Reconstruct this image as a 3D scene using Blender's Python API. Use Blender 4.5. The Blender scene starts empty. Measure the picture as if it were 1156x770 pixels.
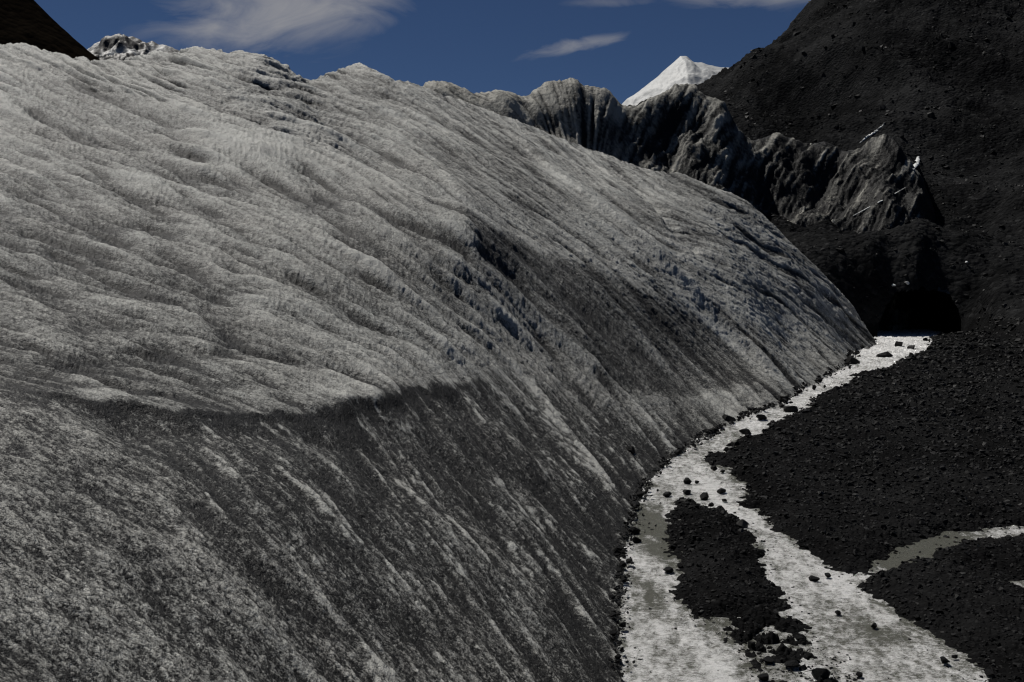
import bpy, bmesh, math, random
import numpy as np
from mathutils import Vector

random.seed(7)
rng = np.random.default_rng(7)
scn = bpy.context.scene
COL = scn.collection

# ------------------------------------------------------------------ camera
F = 1124.0                     # focal length in photo pixels (35 mm lens)
CAMZ = 8.0                     # eye height above the stream bed, metres
PITCH = math.atan(55.0 / F)
cp, sp = math.cos(PITCH), math.sin(PITCH)


def ray(px, py):
    """photo pixel -> (U, S) = sideways and upward slope of the line of sight"""
    a = (np.asarray(px, float) - 578.0) / F
    b = (385.0 - np.asarray(py, float)) / F
    fy = cp + b * sp
    fz = -sp + b * cp
    return a / fy, fz / fy


def at(px, py, d):
    U, S = ray(px, py)
    return U * d, d, CAMZ + S * d


FS, F0 = 0.020, 20.0


def plane_z(y):
    return FS * (y - F0)


def on_floor(px, py):
    U, S = ray(px, py)
    d = (CAMZ + FS * F0) / (FS - S)
    return U * d, d


# ------------------------------------------------------------------ numeric helpers
AU = 2.6


class Field:
    """smooth terrain: slope of sight S over (sideways slope, log distance), thin-plate spline"""

    def __init__(self, pts, reg=1e-5):
        p = np.array(pts, float)
        U, S = ray(p[:, 0], p[:, 1])
        self.P = np.stack([U * AU, np.log(p[:, 2])], 1)
        n = len(p)
        K = self.kern(((self.P[:, None] - self.P[None]) ** 2).sum(-1)) + np.eye(n) * reg
        Q = np.concatenate([np.ones((n, 1)), self.P], 1)
        A = np.block([[K, Q], [Q.T, np.zeros((3, 3))]])
        sol = np.linalg.solve(A, np.concatenate([S, np.zeros(3)]))
        self.w, self.c = sol[:n], sol[n:]

    @staticmethod
    def kern(r2):
        return 0.5 * r2 * np.log(r2 + 1e-12)

    def __call__(self, U, v):
        sh = U.shape
        X, V = (U * AU).ravel(), v.ravel()
        out = self.c[0] + self.c[1] * X + self.c[2] * V
        for (a, b), w in zip(self.P, self.w):
            out += w * self.kern((X - a) ** 2 + (V - b) ** 2)
        return out.reshape(sh)


def sstep(a, b, x):
    t = np.clip((x - a) / (b - a), 0, 1)
    return t * t * (3 - 2 * t)


def vnoise(x, y, seed=0):
    xi, yi = np.floor(x).astype(np.int64), np.floor(y).astype(np.int64)
    fx, fy = x - xi, y - yi
    fx = fx * fx * fx * (fx * (fx * 6 - 15) + 10)
    fy = fy * fy * fy * (fy * (fy * 6 - 15) + 10)

    def h(i, j):
        n = (i * 374761393 + j * 668265263 + seed * 974634541) & 0x7fffffff
        n = ((n ^ (n >> 13)) * 1274126177) & 0x7fffffff
        n = n ^ (n >> 16)
        return (n & 0xffff) / 32767.5 - 1.0
    return (h(xi, yi) * (1 - fx) + h(xi + 1, yi) * fx) * (1 - fy) + (h(xi, yi + 1) * (1 - fx) + h(xi + 1, yi + 1) * fx) * fy


def vnoise3(x, y, z, seed=0):
    zi = np.floor(z).astype(np.int64)
    fz = z - zi
    fz = fz * fz * (3 - 2 * fz)
    xi, yi = np.floor(x).astype(np.int64), np.floor(y).astype(np.int64)
    fx, fy = x - xi, y - yi
    fx = fx * fx * (3 - 2 * fx)
    fy = fy * fy * (3 - 2 * fy)

    def h(i, j, k):
        n = (i * 374761393 + j * 668265263 + k * 1440662683 + seed * 974634541) & 0x7fffffff
        n = ((n ^ (n >> 13)) * 1274126177) & 0x7fffffff
        return ((n ^ (n >> 16)) & 0xffff) / 32767.5 - 1.0

    def lay(k):
        return (h(xi, yi, k) * (1 - fx) + h(xi + 1, yi, k) * fx) * (1 - fy) + (h(xi, yi + 1, k) * (1 - fx) + h(xi + 1, yi + 1, k) * fx) * fy
    return lay(zi) * (1 - fz) + lay(zi + 1) * fz


def fbm(x, y, octs=5, gain=0.5, seed=0):
    s, a = 0, 1.0
    for o in range(octs):
        c, d = math.cos(0.6 * o), math.sin(0.6 * o)
        s = s + a * vnoise((x * c - y * d) * 2 ** o + 17.3 * o, (x * d + y * c) * 2 ** o - 9.1 * o, seed + o)
        a *= gain
    return s


def ridged(x, y, octs=5, gain=0.5, seed=0):
    s, a = 0, 1.0
    for o in range(octs):
        c, d = math.cos(0.7 * o), math.sin(0.7 * o)
        s = s + a * (1 - 2 * np.abs(vnoise((x * c - y * d) * 2 ** o + 5.3 * o, (x * d + y * c) * 2 ** o + 3.1 * o, seed + o)))
        a *= gain
    return s


def blur(a, r):
    if r <= 0:
        return a
    for ax in (0, 1):
        for _ in range(2):
            k = 2 * r + 1
            pad = [(0, 0), (0, 0)]
            pad[ax] = (r + 1, r)
            c = np.cumsum(np.pad(a, pad, mode='edge'), axis=ax)
            a = (np.take(c, range(k, c.shape[ax]), ax) - np.take(c, range(0, c.shape[ax] - k), ax)) / k
    return a


def norm(a):
    a = a - a.mean()
    return a / (a.std() + 1e-9)


def flow_noise(dr, dc, r, L, step=1.0, seed=1):
    """noise drawn out along a direction field (rows dr, cols dc): runnels and grit trails"""
    if r >= 4:
        lo_ = flow_noise(dr[::2, ::2], dc[::2, ::2], r // 2, int(L / 1.4), step * 0.7, seed + 500) if r < 20 else None
        R, Cn = dr.shape
        ri, ci = np.arange(R) / 2.0, np.arange(Cn) / 2.0
        i0 = np.minimum(ri.astype(int), lo_.shape[0] - 2); j0 = np.minimum(ci.astype(int), lo_.shape[1] - 2)
        a, b = (ri - i0)[:, None], (ci - j0)[None]
        return norm(blur(lo_[i0][:, j0] * (1 - a) * (1 - b) + lo_[i0 + 1][:, j0] * a * (1 - b) + lo_[i0][:, j0 + 1] * (1 - a) * b + lo_[i0 + 1][:, j0 + 1] * a * b, 2))
    R, Cn = dr.shape
    g = np.random.default_rng(seed)
    N = norm(blur(g.standard_normal((R, Cn)), r))
    I0, J0 = np.meshgrid(np.arange(R), np.arange(Cn), indexing='ij')
    acc = N.copy()
    for sgn in (1, -1):
        pi, pj = I0.astype(np.float32), J0.astype(np.float32)
        for k in range(L):
            a, b = np.clip(pi + 0.5, 0, R - 1).astype(np.int32), np.clip(pj + 0.5, 0, Cn - 1).astype(np.int32)
            pi = pi + sgn * step * dr[a, b]
            pj = pj + sgn * step * dc[a, b]
            a, b = np.clip(pi + 0.5, 0, R - 1).astype(np.int32), np.clip(pj + 0.5, 0, Cn - 1).astype(np.int32)
            acc += N[a, b] * (1 - (k / L)) 
    return norm(blur(acc, 1) if r >= 2 else acc)


def seg_dist(x, y, line):
    """distance to a polyline, plus its side (positive = right of travel) and run 0..1"""
    best = np.full(x.shape, 1e9)
    side = np.zeros(x.shape)
    run = np.zeros(x.shape)
    n = len(line) - 1
    for i in range(n):
        (x0, y0), (x1, y1) = line[i], line[i + 1]
        dx, dy = x1 - x0, y1 - y0
        t = np.clip(((x - x0) * dx + (y - y0) * dy) / (dx * dx + dy * dy), 0, 1)
        d = np.hypot(x - x0 - t * dx, y - y0 - t * dy)
        s = np.sign((x - x0) * dy - (y - y0) * dx)
        m = d < best
        best = np.where(m, d, best)
        side = np.where(m, s, side)
        run = np.where(m, (i + t) / n, run)
    return best, side, run


def poly_sdf(x, y, poly):
    """signed distance to a polygon, negative inside"""
    best = np.full(x.shape, 1e9)
    ins = np.zeros(x.shape, bool)
    n = len(poly)
    for i in range(n):
        (x0, y0), (x1, y1) = poly[i], poly[(i + 1) % n]
        dx, dy = x1 - x0, y1 - y0
        t = np.clip(((x - x0) * dx + (y - y0) * dy) / (dx * dx + dy * dy + 1e-12), 0, 1)
        best = np.minimum(best, np.hypot(x - x0 - t * dx, y - y0 - t * dy))
        if y1 != y0:
            ins ^= ((y0 > y) != (y1 > y)) & (x < (x1 - x0) * (y - y0) / (y1 - y0) + x0)
    return np.where(ins, -best, best)


# ------------------------------------------------------------------ scene helpers
def tag(o, label=None, cat=None, group=None, kind=None):
    if label: o['label'] = label
    if cat: o['category'] = cat
    if group: o['group'] = group
    if kind: o['kind'] = kind
    return o


def grid_faces(R, Cn, keep=None):
    i, j = np.meshgrid(np.arange(R - 1), np.arange(Cn - 1), indexing='ij')
    a = i * Cn + j
    q = np.stack([a, a + 1, a + Cn + 1, a + Cn], -1)
    return q[keep] if keep is not None else q.reshape(-1, 4)


def mesh_np(name, V, Q, mat, smooth=True, attrs=None, compact=True):
    k = Q.shape[1]
    if compact:
        used = np.zeros(len(V), bool)
        used[Q.ravel()] = True
        idx = np.cumsum(used) - 1
        V = V[used]
        Q = idx[Q]
        attrs = {n: a[used] for n, a in (attrs or {}).items()}
    me = bpy.data.meshes.new(name)
    me.vertices.add(len(V))
    me.vertices.foreach_set('co', V.astype(np.float32).ravel())
    me.loops.add(Q.size)
    me.loops.foreach_set('vertex_index', Q.astype(np.int32).ravel())
    me.polygons.add(len(Q))
    me.polygons.foreach_set('loop_start', np.arange(0, Q.size, k, dtype=np.int32))
    for n, a in (attrs or {}).items():
        at_ = me.attributes.new(n, 'FLOAT', 'POINT')
        at_.data.foreach_set('value', a.astype(np.float32).ravel())
    me.update(calc_edges=True)
    me.polygons.foreach_set('use_smooth', np.full(len(Q), smooth))
    me.materials.append(mat)
    o = bpy.data.objects.new(name, me)
    COL.objects.link(o)
    return o


# ------------------------------------------------------------------ materials
class NT:
    def __init__(self, name):
        self.m = bpy.data.materials.new(name)
        self.m.use_nodes = True
        self.t = self.m.node_tree
        self.b = self.t.nodes['Principled BSDF']

    def n(self, typ, **kw):
        nd = self.t.nodes.new(typ)
        for k, v in kw.items():
            if k in nd.inputs.keys():
                nd.inputs[k].default_value = v
            else:
                setattr(nd, k, v)
        return nd

    def l(self, a, b):
        self.t.links.new(a, b)

    def noise(self, scale, detail=6, rough=0.6, vec=None, dist=0.0):
        nd = self.n('ShaderNodeTexNoise')
        nd.inputs['Scale'].default_value = scale
        nd.inputs['Detail'].default_value = detail
        nd.inputs['Roughness'].default_value = rough
        nd.inputs['Distortion'].default_value = dist
        if vec is None:
            vec = self.pos()
        self.l(vec, nd.inputs['Vector'])
        return nd.outputs['Fac']

    def pos(self):
        if not hasattr(self, '_p'):
            self._p = self.n('ShaderNodeTexCoord').outputs['Object']
        return self._p

    def attr(self, name):
        nd = self.n('ShaderNodeAttribute')
        nd.attribute_name = name
        return nd.outputs['Fac']

    def math(self, op, a, b=None, c=None, clamp=False):
        nd = self.n('ShaderNodeMath', operation=op, use_clamp=clamp)
        for i, x in enumerate((a, b, c)):
            if x is None: continue
            if isinstance(x, (int, float)): nd.inputs[i].default_value = x
            else: self.l(x, nd.inputs[i])
        return nd.outputs[0]

    def rng(self, x, a, b, c=0.0, d=1.0):
        nd = self.n('ShaderNodeMapRange')
        nd.clamp = True
        self.l(x, nd.inputs[0])
        for i, v in enumerate((a, b, c, d)):
            nd.inputs[i + 1].default_value = v
        return nd.outputs[0]

    def mix(self, fac, a, b):
        nd = self.n('ShaderNodeMix', data_type='RGBA')
        ins = [s for s in nd.inputs if s.type == 'RGBA']
        if isinstance(fac, (int, float)): nd.inputs[0].default_value = fac
        else: self.l(fac, nd.inputs[0])
        for s, x in zip(ins, (a, b)):
            if isinstance(x, tuple): s.default_value = (*x, 1)
            else: self.l(x, s)
        return [s for s in nd.outputs if s.type == 'RGBA'][0]

    def bump(self, h, strength, dist, prev=None):
        nd = self.n('ShaderNodeBump')
        nd.inputs['Strength'].default_value = strength
        nd.inputs['Distance'].default_value = dist
        self.l(h, nd.inputs['Height'])
        if prev is not None: self.l(prev, nd.inputs['Normal'])
        return nd.outputs['Normal']


def mat_ice(name, clean, dirty, g1=9.0, g2=45.0, bump=0.06, rough=0.55, spec=0.35, grit=0.55):
    k = NT(name)
    d = k.attr('dirt_shade')
    n1 = k.noise(g1, 4, 0.7)
    n2 = k.noise(g2, 3, 0.7)
    s1 = k.math('SUBTRACT', k.rng(n1, 0.34, 0.66), 0.5)
    s2 = k.math('SUBTRACT', k.rng(n2, 0.36, 0.64), 0.5)
    f = k.math('ADD', d, k.math('MULTIPLY', s1, grit))
    f = k.math('ADD', f, k.math('MULTIPLY', s2, grit), clamp=True)
    c = k.mix(f, clean, dirty)
    tint = k.mix(k.noise(0.25, 3), (1.0, 0.985, 0.95), (0.96, 1.0, 1.0))
    mul = k.n('ShaderNodeMix', data_type='RGBA', blend_type='MULTIPLY')
    mul.inputs[0].default_value = 1.0
    ins = [s for s in mul.inputs if s.type == 'RGBA']
    k.l(c, ins[0]); k.l(tint, ins[1])
    k.l([s for s in mul.outputs if s.type == 'RGBA'][0], k.b.inputs['Base Color'])
    k.b.inputs['Roughness'].default_value = rough
    k.b.inputs['Specular IOR Level'].default_value = spec
    nb = k.bump(n1, 1.0, bump)
    nb = k.bump(n2, 0.8, bump * 0.35, nb)
    k.l(nb, k.b.inputs['Normal'])
    return k.m


def mat_rubble(name, dark, light, s1=1.2, s2=5.0, bump=0.25, rough=0.75):
    k = NT(name)
    vo = k.n('ShaderNodeTexVoronoi')
    vo.inputs['Scale'].default_value = s2
    k.l(k.pos(), vo.inputs['Vector'])
    n1 = k.noise(s1, 8, 0.72)
    n0 = k.noise(s1 * 0.08, 4, 0.6)
    sep = k.n('ShaderNodeSeparateColor')
    k.l(vo.outputs['Color'], sep.inputs[0])
    f = k.math('MULTIPLY', k.math('POWER', sep.outputs[0], 4.0), k.rng(n1, 0.4, 0.75))
    f = k.math('ADD', f, k.math('MULTIPLY', k.rng(n0, 0.42, 0.66), 0.45), clamp=True)
    k.l(k.mix(f, dark, light), k.b.inputs['Base Color'])
    k.b.inputs['Roughness'].default_value = rough
    k.b.inputs['Specular IOR Level'].default_value = 0.0
    h = k.math('SUBTRACT', n1, k.math('MULTIPLY', vo.outputs['Distance'], 0.6))
    k.l(k.bump(h, 1.0, bump), k.b.inputs['Normal'])
    return k.m


def mat_stone(name):
    k = NT(name)
    t = k.attr('tone')
    n1 = k.noise(6.0, 6, 0.7)
    f = k.math('ADD', k.math('MULTIPLY', t, 0.6), k.math('MULTIPLY', k.math('SUBTRACT', n1, 0.5), 0.16), clamp=True)
    k.l(k.mix(f, (0.0075, 0.0075, 0.0076), (0.10, 0.099, 0.095)), k.b.inputs['Base Color'])
    k.b.inputs['Roughness'].default_value = 0.5
    k.b.inputs['Specular IOR Level'].default_value = 0.06
    k.l(k.bump(n1, 0.8, 0.05), k.b.inputs['Normal'])
    return k.m


def mat_water(name):
    k = NT(name)
    fo = k.attr('foam')
    mp = k.n('ShaderNodeMapping')
    mp.inputs['Scale'].default_value = (1.0, 1.6, 1.0)
    k.l(k.pos(), mp.inputs['Vector'])
    n1 = k.noise(2.2, 8, 0.72, mp.outputs[0], 0.8)
    n2 = k.noise(9.0, 8, 0.75, mp.outputs[0], 0.6)
    n3 = k.noise(30.0, 4, 0.7, mp.outputs[0], 0.3)
    f = k.math('ADD', fo, k.math('MULTIPLY', k.math('SUBTRACT', n1, 0.5), 1.2))
    f = k.math('ADD', f, k.math('MULTIPLY', k.math('SUBTRACT', n2, 0.5), 2.0))
    f = k.math('ADD', f, k.math('MULTIPLY', k.math('SUBTRACT', n3, 0.5), 1.5))
    f = k.math('MULTIPLY_ADD', k.math('SUBTRACT', f, 0.5), 1.5, 0.5, clamp=True)
    k.l(k.mix(f, (0.135, 0.136, 0.114), (0.86, 0.855, 0.84)), k.b.inputs['Base Color'])
    k.l(k.rng(f, 0.1, 0.8, 0.05, 0.17), k.b.inputs['Roughness'])
    k.b.inputs['IOR'].default_value = 1.33
    k.b.inputs['Specular IOR Level'].default_value = 0.6
    nb = k.bump(n1, 0.7, 0.10)
    nb = k.bump(n2, 0.9, 0.10, nb)
    nb = k.bump(n3, 0.6, 0.015, nb)
    k.l(nb, k.b.inputs['Normal'])
    return k.m


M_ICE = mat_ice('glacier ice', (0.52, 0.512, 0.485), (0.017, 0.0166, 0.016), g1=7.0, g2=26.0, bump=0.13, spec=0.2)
M_RIDGE = mat_ice('dirty ice', (0.36, 0.345, 0.31), (0.008, 0.008, 0.008), 1.4, 7.0, 0.3, spec=0.1)
M_SNOW = mat_ice('snow and rock', (0.5, 0.5, 0.5), (0.02, 0.018, 0.018), 0.02, 0.1, 2.0, 0.6)
M_SNOWP = mat_ice('old snow', (0.75, 0.75, 0.74), (0.10, 0.10, 0.10), 2.0, 9.0, 0.1)
M_FLOOR = mat_rubble('gravel', (0.006, 0.006, 0.0062), (0.022, 0.0222, 0.0225), 2.5, 9.0, 0.09)
M_SLOPE = mat_rubble('moraine', (0.0075, 0.0077, 0.008), (0.044, 0.0445, 0.045), 0.6, 1.4, 0.6)
M_HILL = mat_rubble('far scree', (0.007, 0.0055, 0.004), (0.014, 0.011, 0.008), 0.12, 0.35, 0.7)
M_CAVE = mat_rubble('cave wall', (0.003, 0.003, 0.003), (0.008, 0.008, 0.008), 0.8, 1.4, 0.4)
M_STONE = mat_stone('shale stone')
M_WATER = mat_water('meltwater')

# ------------------------------------------------------------------ stream outline (photo pixels on the bed, turned into metres)
toe_px = [(705, 800), (700, 770), (696, 720), (698, 680), (701, 650), (710, 605), (720, 568), (732, 540), (760, 515), (790, 498),
          (812, 484), (835, 471), (862, 462), (886, 452), (915, 433), (940, 421), (957, 408), (962, 398), (985, 384)]
water_px = ([(690, 800), (686, 770), (682, 720), (686, 680), (690, 650), (698, 605), (708, 568), (722, 538), (750, 510), (782, 490),
             (806, 476), (830, 464), (858, 456), (880, 447), (912, 429), (938, 417), (955, 404), (962, 394), (990, 378), (992, 372), (1056, 372), (1050, 384), (1052, 396), (1030, 402),
             (1020, 409), (1004, 416), (985, 420), (968, 424), (960, 433), (940, 441), (918, 455), (908, 466),
             (880, 477), (865, 489), (838, 498), (818, 510), (803, 522), (825, 530), (843, 546), (848, 566), (866, 584), (890, 604), (925, 628),
             (955, 643), (978, 640), (1005, 623), (1030, 608), (1062, 598), (1110, 594), (1170, 592), (1290, 586), (1400, 583), (1400, 591), (1290, 594), (1170, 602), (1115, 609), (1070, 618), (1040, 632),
             (1010, 644), (985, 652), (975, 662), (1005, 680), (1040, 701), (1075, 720), (1100, 738), (1120, 760), (1156, 800)])
bar_px = [(764, 574), (775, 566), (800, 576), (824, 582), (840, 596), (854, 612), (852, 630), (862, 652), (874, 672), (888, 694), (908, 718), (930, 740),
          (958, 760), (975, 775), (880, 775), (850, 744), (822, 716), (800, 702), (780, 692), (770, 672), (772, 650), (766, 620), (761, 596)]
bar2_px = [(1120, 766), (1128, 742), (1165, 748), (1165, 790), (1120, 790)]
pool_px = [(1118, 650), (1138, 646), (1160, 650), (1200, 655), (1200, 676), (1160, 671), (1138, 660)]
WPOLY = [on_floor(*p) for p in water_px]
BPOLY = [on_floor(*p) for p in bar_px]
PPOLY = [on_floor(*p) for p in pool_px]


def up(A, R, Cn, f):
    ri, ci = np.arange(R) / f, np.arange(Cn) / f
    i0 = np.minimum(ri.astype(int), A.shape[0] - 2)
    j0 = np.minimum(ci.astype(int), A.shape[1] - 2)
    a, b = (ri - i0)[:, None], (ci - j0)[None]
    return A[i0][:, j0] * (1 - a) * (1 - b) + A[i0 + 1][:, j0] * a * (1 - b) + A[i0][:, j0 + 1] * (1 - a) * b + A[i0 + 1][:, j0 + 1] * a * b


def coarse(fn, X, Y, f=3):
    """smooth function of a grid, worked out on every f-th row and column"""
    R, Cn = X.shape
    ri = np.minimum(np.arange(0, R + f, f), R - 1)
    ci = np.minimum(np.arange(0, Cn + f, f), Cn - 1)
    return up(fn(X[np.ix_(ri, ci)], Y[np.ix_(ri, ci)]), R, Cn, f)


def water_sdf(x, y):
    w = poly_sdf(x, y, WPOLY)
    b = poly_sdf(x, y, BPOLY)
    p = poly_sdf(x, y, PPOLY)
    return np.minimum(np.maximum(w, -b), p)


# ------------------------------------------------------------------ the ground: gravel floor and the moraine slope
slope_pts = [
    # px, py, distance: from the foot of the slope up to its skyline
    (860, 262, 150), (900, 270, 150), (940, 320, 131), (985, 378, 131), (985, 312, 134), (1035, 378, 131), (1035, 312, 134), (1085, 378, 130),
    (1085, 318, 134), (1120, 372, 118), (1120, 332, 128), (1156, 385, 103), (1156, 330, 124), (1250, 395, 88), (1250, 310, 122), (1400, 400, 75), (1400, 250, 125),
    (1560, 410, 64), (1560, 200, 120),
    (700, 300, 150), (560, 310, 150), (700, 270, 175), (780, 265, 165),
    (985, 288, 151), (1035, 283, 155), (1090, 280, 156), (1156, 262, 154),
    (900, 245, 172), (850, 240, 178), (985, 243, 172), (1060, 232, 178), (1156, 200, 178), (1250, 200, 165),
    (900, 170, 215), (1000, 170, 200), (1156, 110, 215), (1300, 80, 205), (1560, -20, 190),
    (840, 150, 220), (900, 110, 262), (1000, 80, 250), (1156, 10, 280), (1300, -80, 280),
    (700, 200, 215), (760, 165, 222), (700, 150, 280), (760, 140, 280),
    (720, 124, 300), (765, 124, 300), (800, 116, 300), (820, 104, 302), (842, 84, 306), (862, 72, 310), (880, 66, 314), (886, 50, 325), (902, 28, 335), (925, 0, 350),
    (960, -40, 370), (1000, -85, 385), (1100, -170, 400), (1300, -300, 420), (1560, -420, 420),
    (560, 170, 230), (560, 160, 300),
    (720, 160, 420), (800, 150, 420), (860, 130, 430), (925, 80, 480), (1000, 30, 520), (1100, -60, 560), (1300, -150, 600), (1560, -200, 600), (560, 230, 420),
]
SLOPE = Field(slope_pts)
CAVE_U0, CAVE_U1 = ray(988, 370)[0], ray(1084, 370)[0]


def ground_rows():
    a = np.exp(np.linspace(math.log(13), math.log(122), 620))
    b = np.linspace(122.15, 140, 130)
    c = np.exp(np.linspace(math.log(140.3), math.log(560), 420))
    return np.log(np.concatenate([a, b, c]))


gU = np.linspace(ray(540, 385)[0], ray(1560, 385)[0], 1020)
gV = ground_rows()
GU, GV = np.meshgrid(gU, gV)
GY = np.exp(GV)
GX = GU * GY
SZ = CAMZ + coarse(SLOPE, GU, GV) * GY
FZ = plane_z(GY) + 0.35 * fbm(GX / 9, GY / 9, 3, 0.5, 3) * sstep(0, 20, GX - 8) + 0.9 * sstep(20, 60, GX - 0.12 * GY) * sstep(25, 60, GY)
FZ = np.where(GY > 140, np.minimum(FZ, plane_z(140)), FZ)
wsd = coarse(water_sdf, GX, GY, 3)
wob = fbm(GX / 0.9, GY / 0.9, 4, 0.6, 11)
wob = wob + 0.5 * fbm(GX / 0.22, GY / 0.22, 3, 0.6, 12)
wsn = wsd + 0.26 * wob * np.clip(GY / 30, 0.6, 2)
bank = np.where(wsn > 0, 0.22 * sstep(0, 1.2, wsn) + 0.05 * sstep(0, .15, wsn), -0.24 * sstep(0, 0.7, -wsn))
near_w = np.clip(1 - wsd / 6, 0, 1)
FZ = FZ * (1 - near_w) + plane_z(np.minimum(GY, 160)) * near_w + bank
# the lower end of the bar is half drowned: low and lumpy
bsd = coarse(lambda a, b: poly_sdf(a, b, BPOLY), GX, GY, 3)
low = sstep(25.2, 22.6, GY) * sstep(0.6, -0.6, bsd)
FZ -= low * (0.21 + 0.24 * fbm(GX / 0.5, GY / 0.5, 4, 0.6, 5))
# join, floor and slope
k_ = 0.35
dlt = np.clip(0.5 + 0.5 * (SZ - FZ) / k_, 0, 1)
GZ = FZ * (1 - dlt) + SZ * dlt + k_ * dlt * (1 - dlt)
on_slope = sstep(0.0, 3.0, SZ - FZ)
am = np.clip(GY / 130, 0.7, 2.2)
GZ += on_slope * am * (0.8 * ridged(GX / 22 + 0.02 * GY, GY / 30, 5, 0.55, 21) * sstep(3, 12, GZ - plane_z(GY)) + 0.35 * fbm(GX / 4, GY / 4, 5, 0.5, 22))
GZ += (1 - on_slope) * (0.05 * fbm(GX / 0.6, GY / 0.6, 5, 0.65, 23)) * sstep(-0.2, 0.5, wsn)
GZ += on_slope * sstep(15, 45, GZ - plane_z(GY)) * (6.5 * ridged((GX + 0.55 * GY) / 75, (GY - 0.2 * GX) / 190, 4, 0.5, 24) - 4.5)
GZ += on_slope * 1.9 * fbm(GX / 11, GY / 11, 3, 0.55, 26) * sstep(137, 146, GY) * sstep(200, 165, GY)
KG = (GU, GV, GZ / GY)
GZ += on_slope * GY * (0.0006 * vnoise3(*[q * 300 for q in KG], 91) + 0.0012 * vnoise3(*[q * 130 for q in KG], 92))
GZ += (1 - on_slope) * 0.0003 * GY * norm(blur(rng.standard_normal(GZ.shape), 1)) * sstep(-0.2, 0.3, wsn)

# the cave mouth: leave out the faces of the cliff inside the arch


def arch_top(U):
    t = np.clip((U - CAVE_U0) / (CAVE_U1 - CAVE_U0), 0, 1)
    prof = np.clip(1 - np.abs(2 * t - 1.06) ** 3.2, 0, 1) ** 0.6
    return plane_z(131) + 6.6 * prof * (0.9 + 0.12 * t) - 0.2


inside = (GU > CAVE_U0) & (GU < CAVE_U1) & (GY > 129.2) & (GY < 142) & (GZ < arch_top(GU) + 0.35 * vnoise(GX / 1.1, GZ / 1.1, 5))
quad_in = inside[:-1, :-1] | inside[1:, :-1] | inside[:-1, 1:] | inside[1:, 1:]
cell = lambda a: a[:-1, :-1]
is_floor = cell(on_slope) < 0.5
V = np.stack([GX, GY, GZ], -1).reshape(-1, 3)
tag(mesh_np('gravel_ground', V, grid_faces(*GX.shape, is_floor & ~quad_in), M_FLOOR), kind='structure')
tag(mesh_np('moraine_slope', V, grid_faces(*GX.shape, ~is_floor & ~quad_in), M_SLOPE), kind='structure')


ang = np.linspace(0, 2 * math.pi, 97)[:-1]
rad = np.array([0.01, 30, 90, 250, 700, 2000, 6000, 15000])
RR, AA = np.meshgrid(rad, ang, indexing='ij')
WVx = np.stack([RR * np.sin(AA), 60 + RR * np.cos(AA), -6.0 + 0 * RR + 0.5 * fbm(RR * np.sin(AA) / 40, RR * np.cos(AA) / 40, 3, .5, 99)], -1).reshape(-1, 3)
WQ = np.array([(i * 96 + j, (i + 1) * 96 + j, (i + 1) * 96 + (j + 1) % 96, i * 96 + (j + 1) % 96) for i in range(len(rad) - 1) for j in range(96)])
tag(mesh_np('valley_ground', WVx, WQ, M_FLOOR), kind='structure')


def bil(A, U, v):
    c = np.interp(U, gU, np.arange(len(gU)))
    r = np.interp(v, gV, np.arange(len(gV)))
    i = np.clip(r.astype(int), 0, A.shape[0] - 2)
    j = np.clip(c.astype(int), 0, A.shape[1] - 2)
    fr, fc = r - i, c - j
    return (A[i, j] * (1 - fr) + A[i + 1, j] * fr) * (1 - fc) + (A[i, j + 1] * (1 - fr) + A[i + 1, j + 1] * fr) * fc


# cave: a rough arched tunnel behind the mouth
nr, na = 26, 64
ring = []
y_first = []
for i in range(nr):
    t = i / (nr - 1)
    hw = 0.5 * (CAVE_U1 - CAVE_U0) * 131 * (1.10 - 0.35 * t)
    ht = 7.0 * (1.0 - 0.35 * t)
    for j in range(na):
        a = 2 * math.pi * j / na
        ca, sa = math.cos(a), math.sin(a)
        ex = math.copysign(abs(ca) ** 0.6, ca) * hw * 1.15
        ez = (math.copysign(abs(sa) ** 0.6, sa) * ht) if sa > 0 else sa * 0.8
        r = 1 + 0.08 * float(vnoise(np.array(j * 0.5), np.array(i * 0.6), 8))
        cx = 0.5 * (CAVE_U0 + CAVE_U1) * 131
        zz = plane_z(131) - 0.25 + ez * (r if sa > 0 else 1)
        if i == 0:
            yq = np.linspace(129.6, 140, 120)
            gz = bil(GZ, (cx + ex * r) / yq, np.log(yq))
            y_first.append(float(yq[np.argmax(gz > zz + 0.25)]) if sa > 0 and (gz > zz + 0.25).any() else 130.0)
        y = y_first[j] + (165 - y_first[j]) * t
        cx += 0.30 * (y - 131) * t
        ring.append((cx + ex * r, y, zz))
ring.append((cx, y + 3, plane_z(131) + 2))
qs = []
for i in range(nr - 1):
    for j in range(na):
        qs.append((i * na + j, i * na + (j + 1) % na, (i + 1) * na + (j + 1) % na, (i + 1) * na + j))
for j in range(0, na, 2):
    qs.append(((nr - 1) * na + j, (nr - 1) * na + (j + 1) % na, (nr - 1) * na + (j + 2) % na, len(ring) - 1))
tag(mesh_np('ice_cave', np.array(ring), np.array(qs), M_CAVE), kind='structure')

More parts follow.
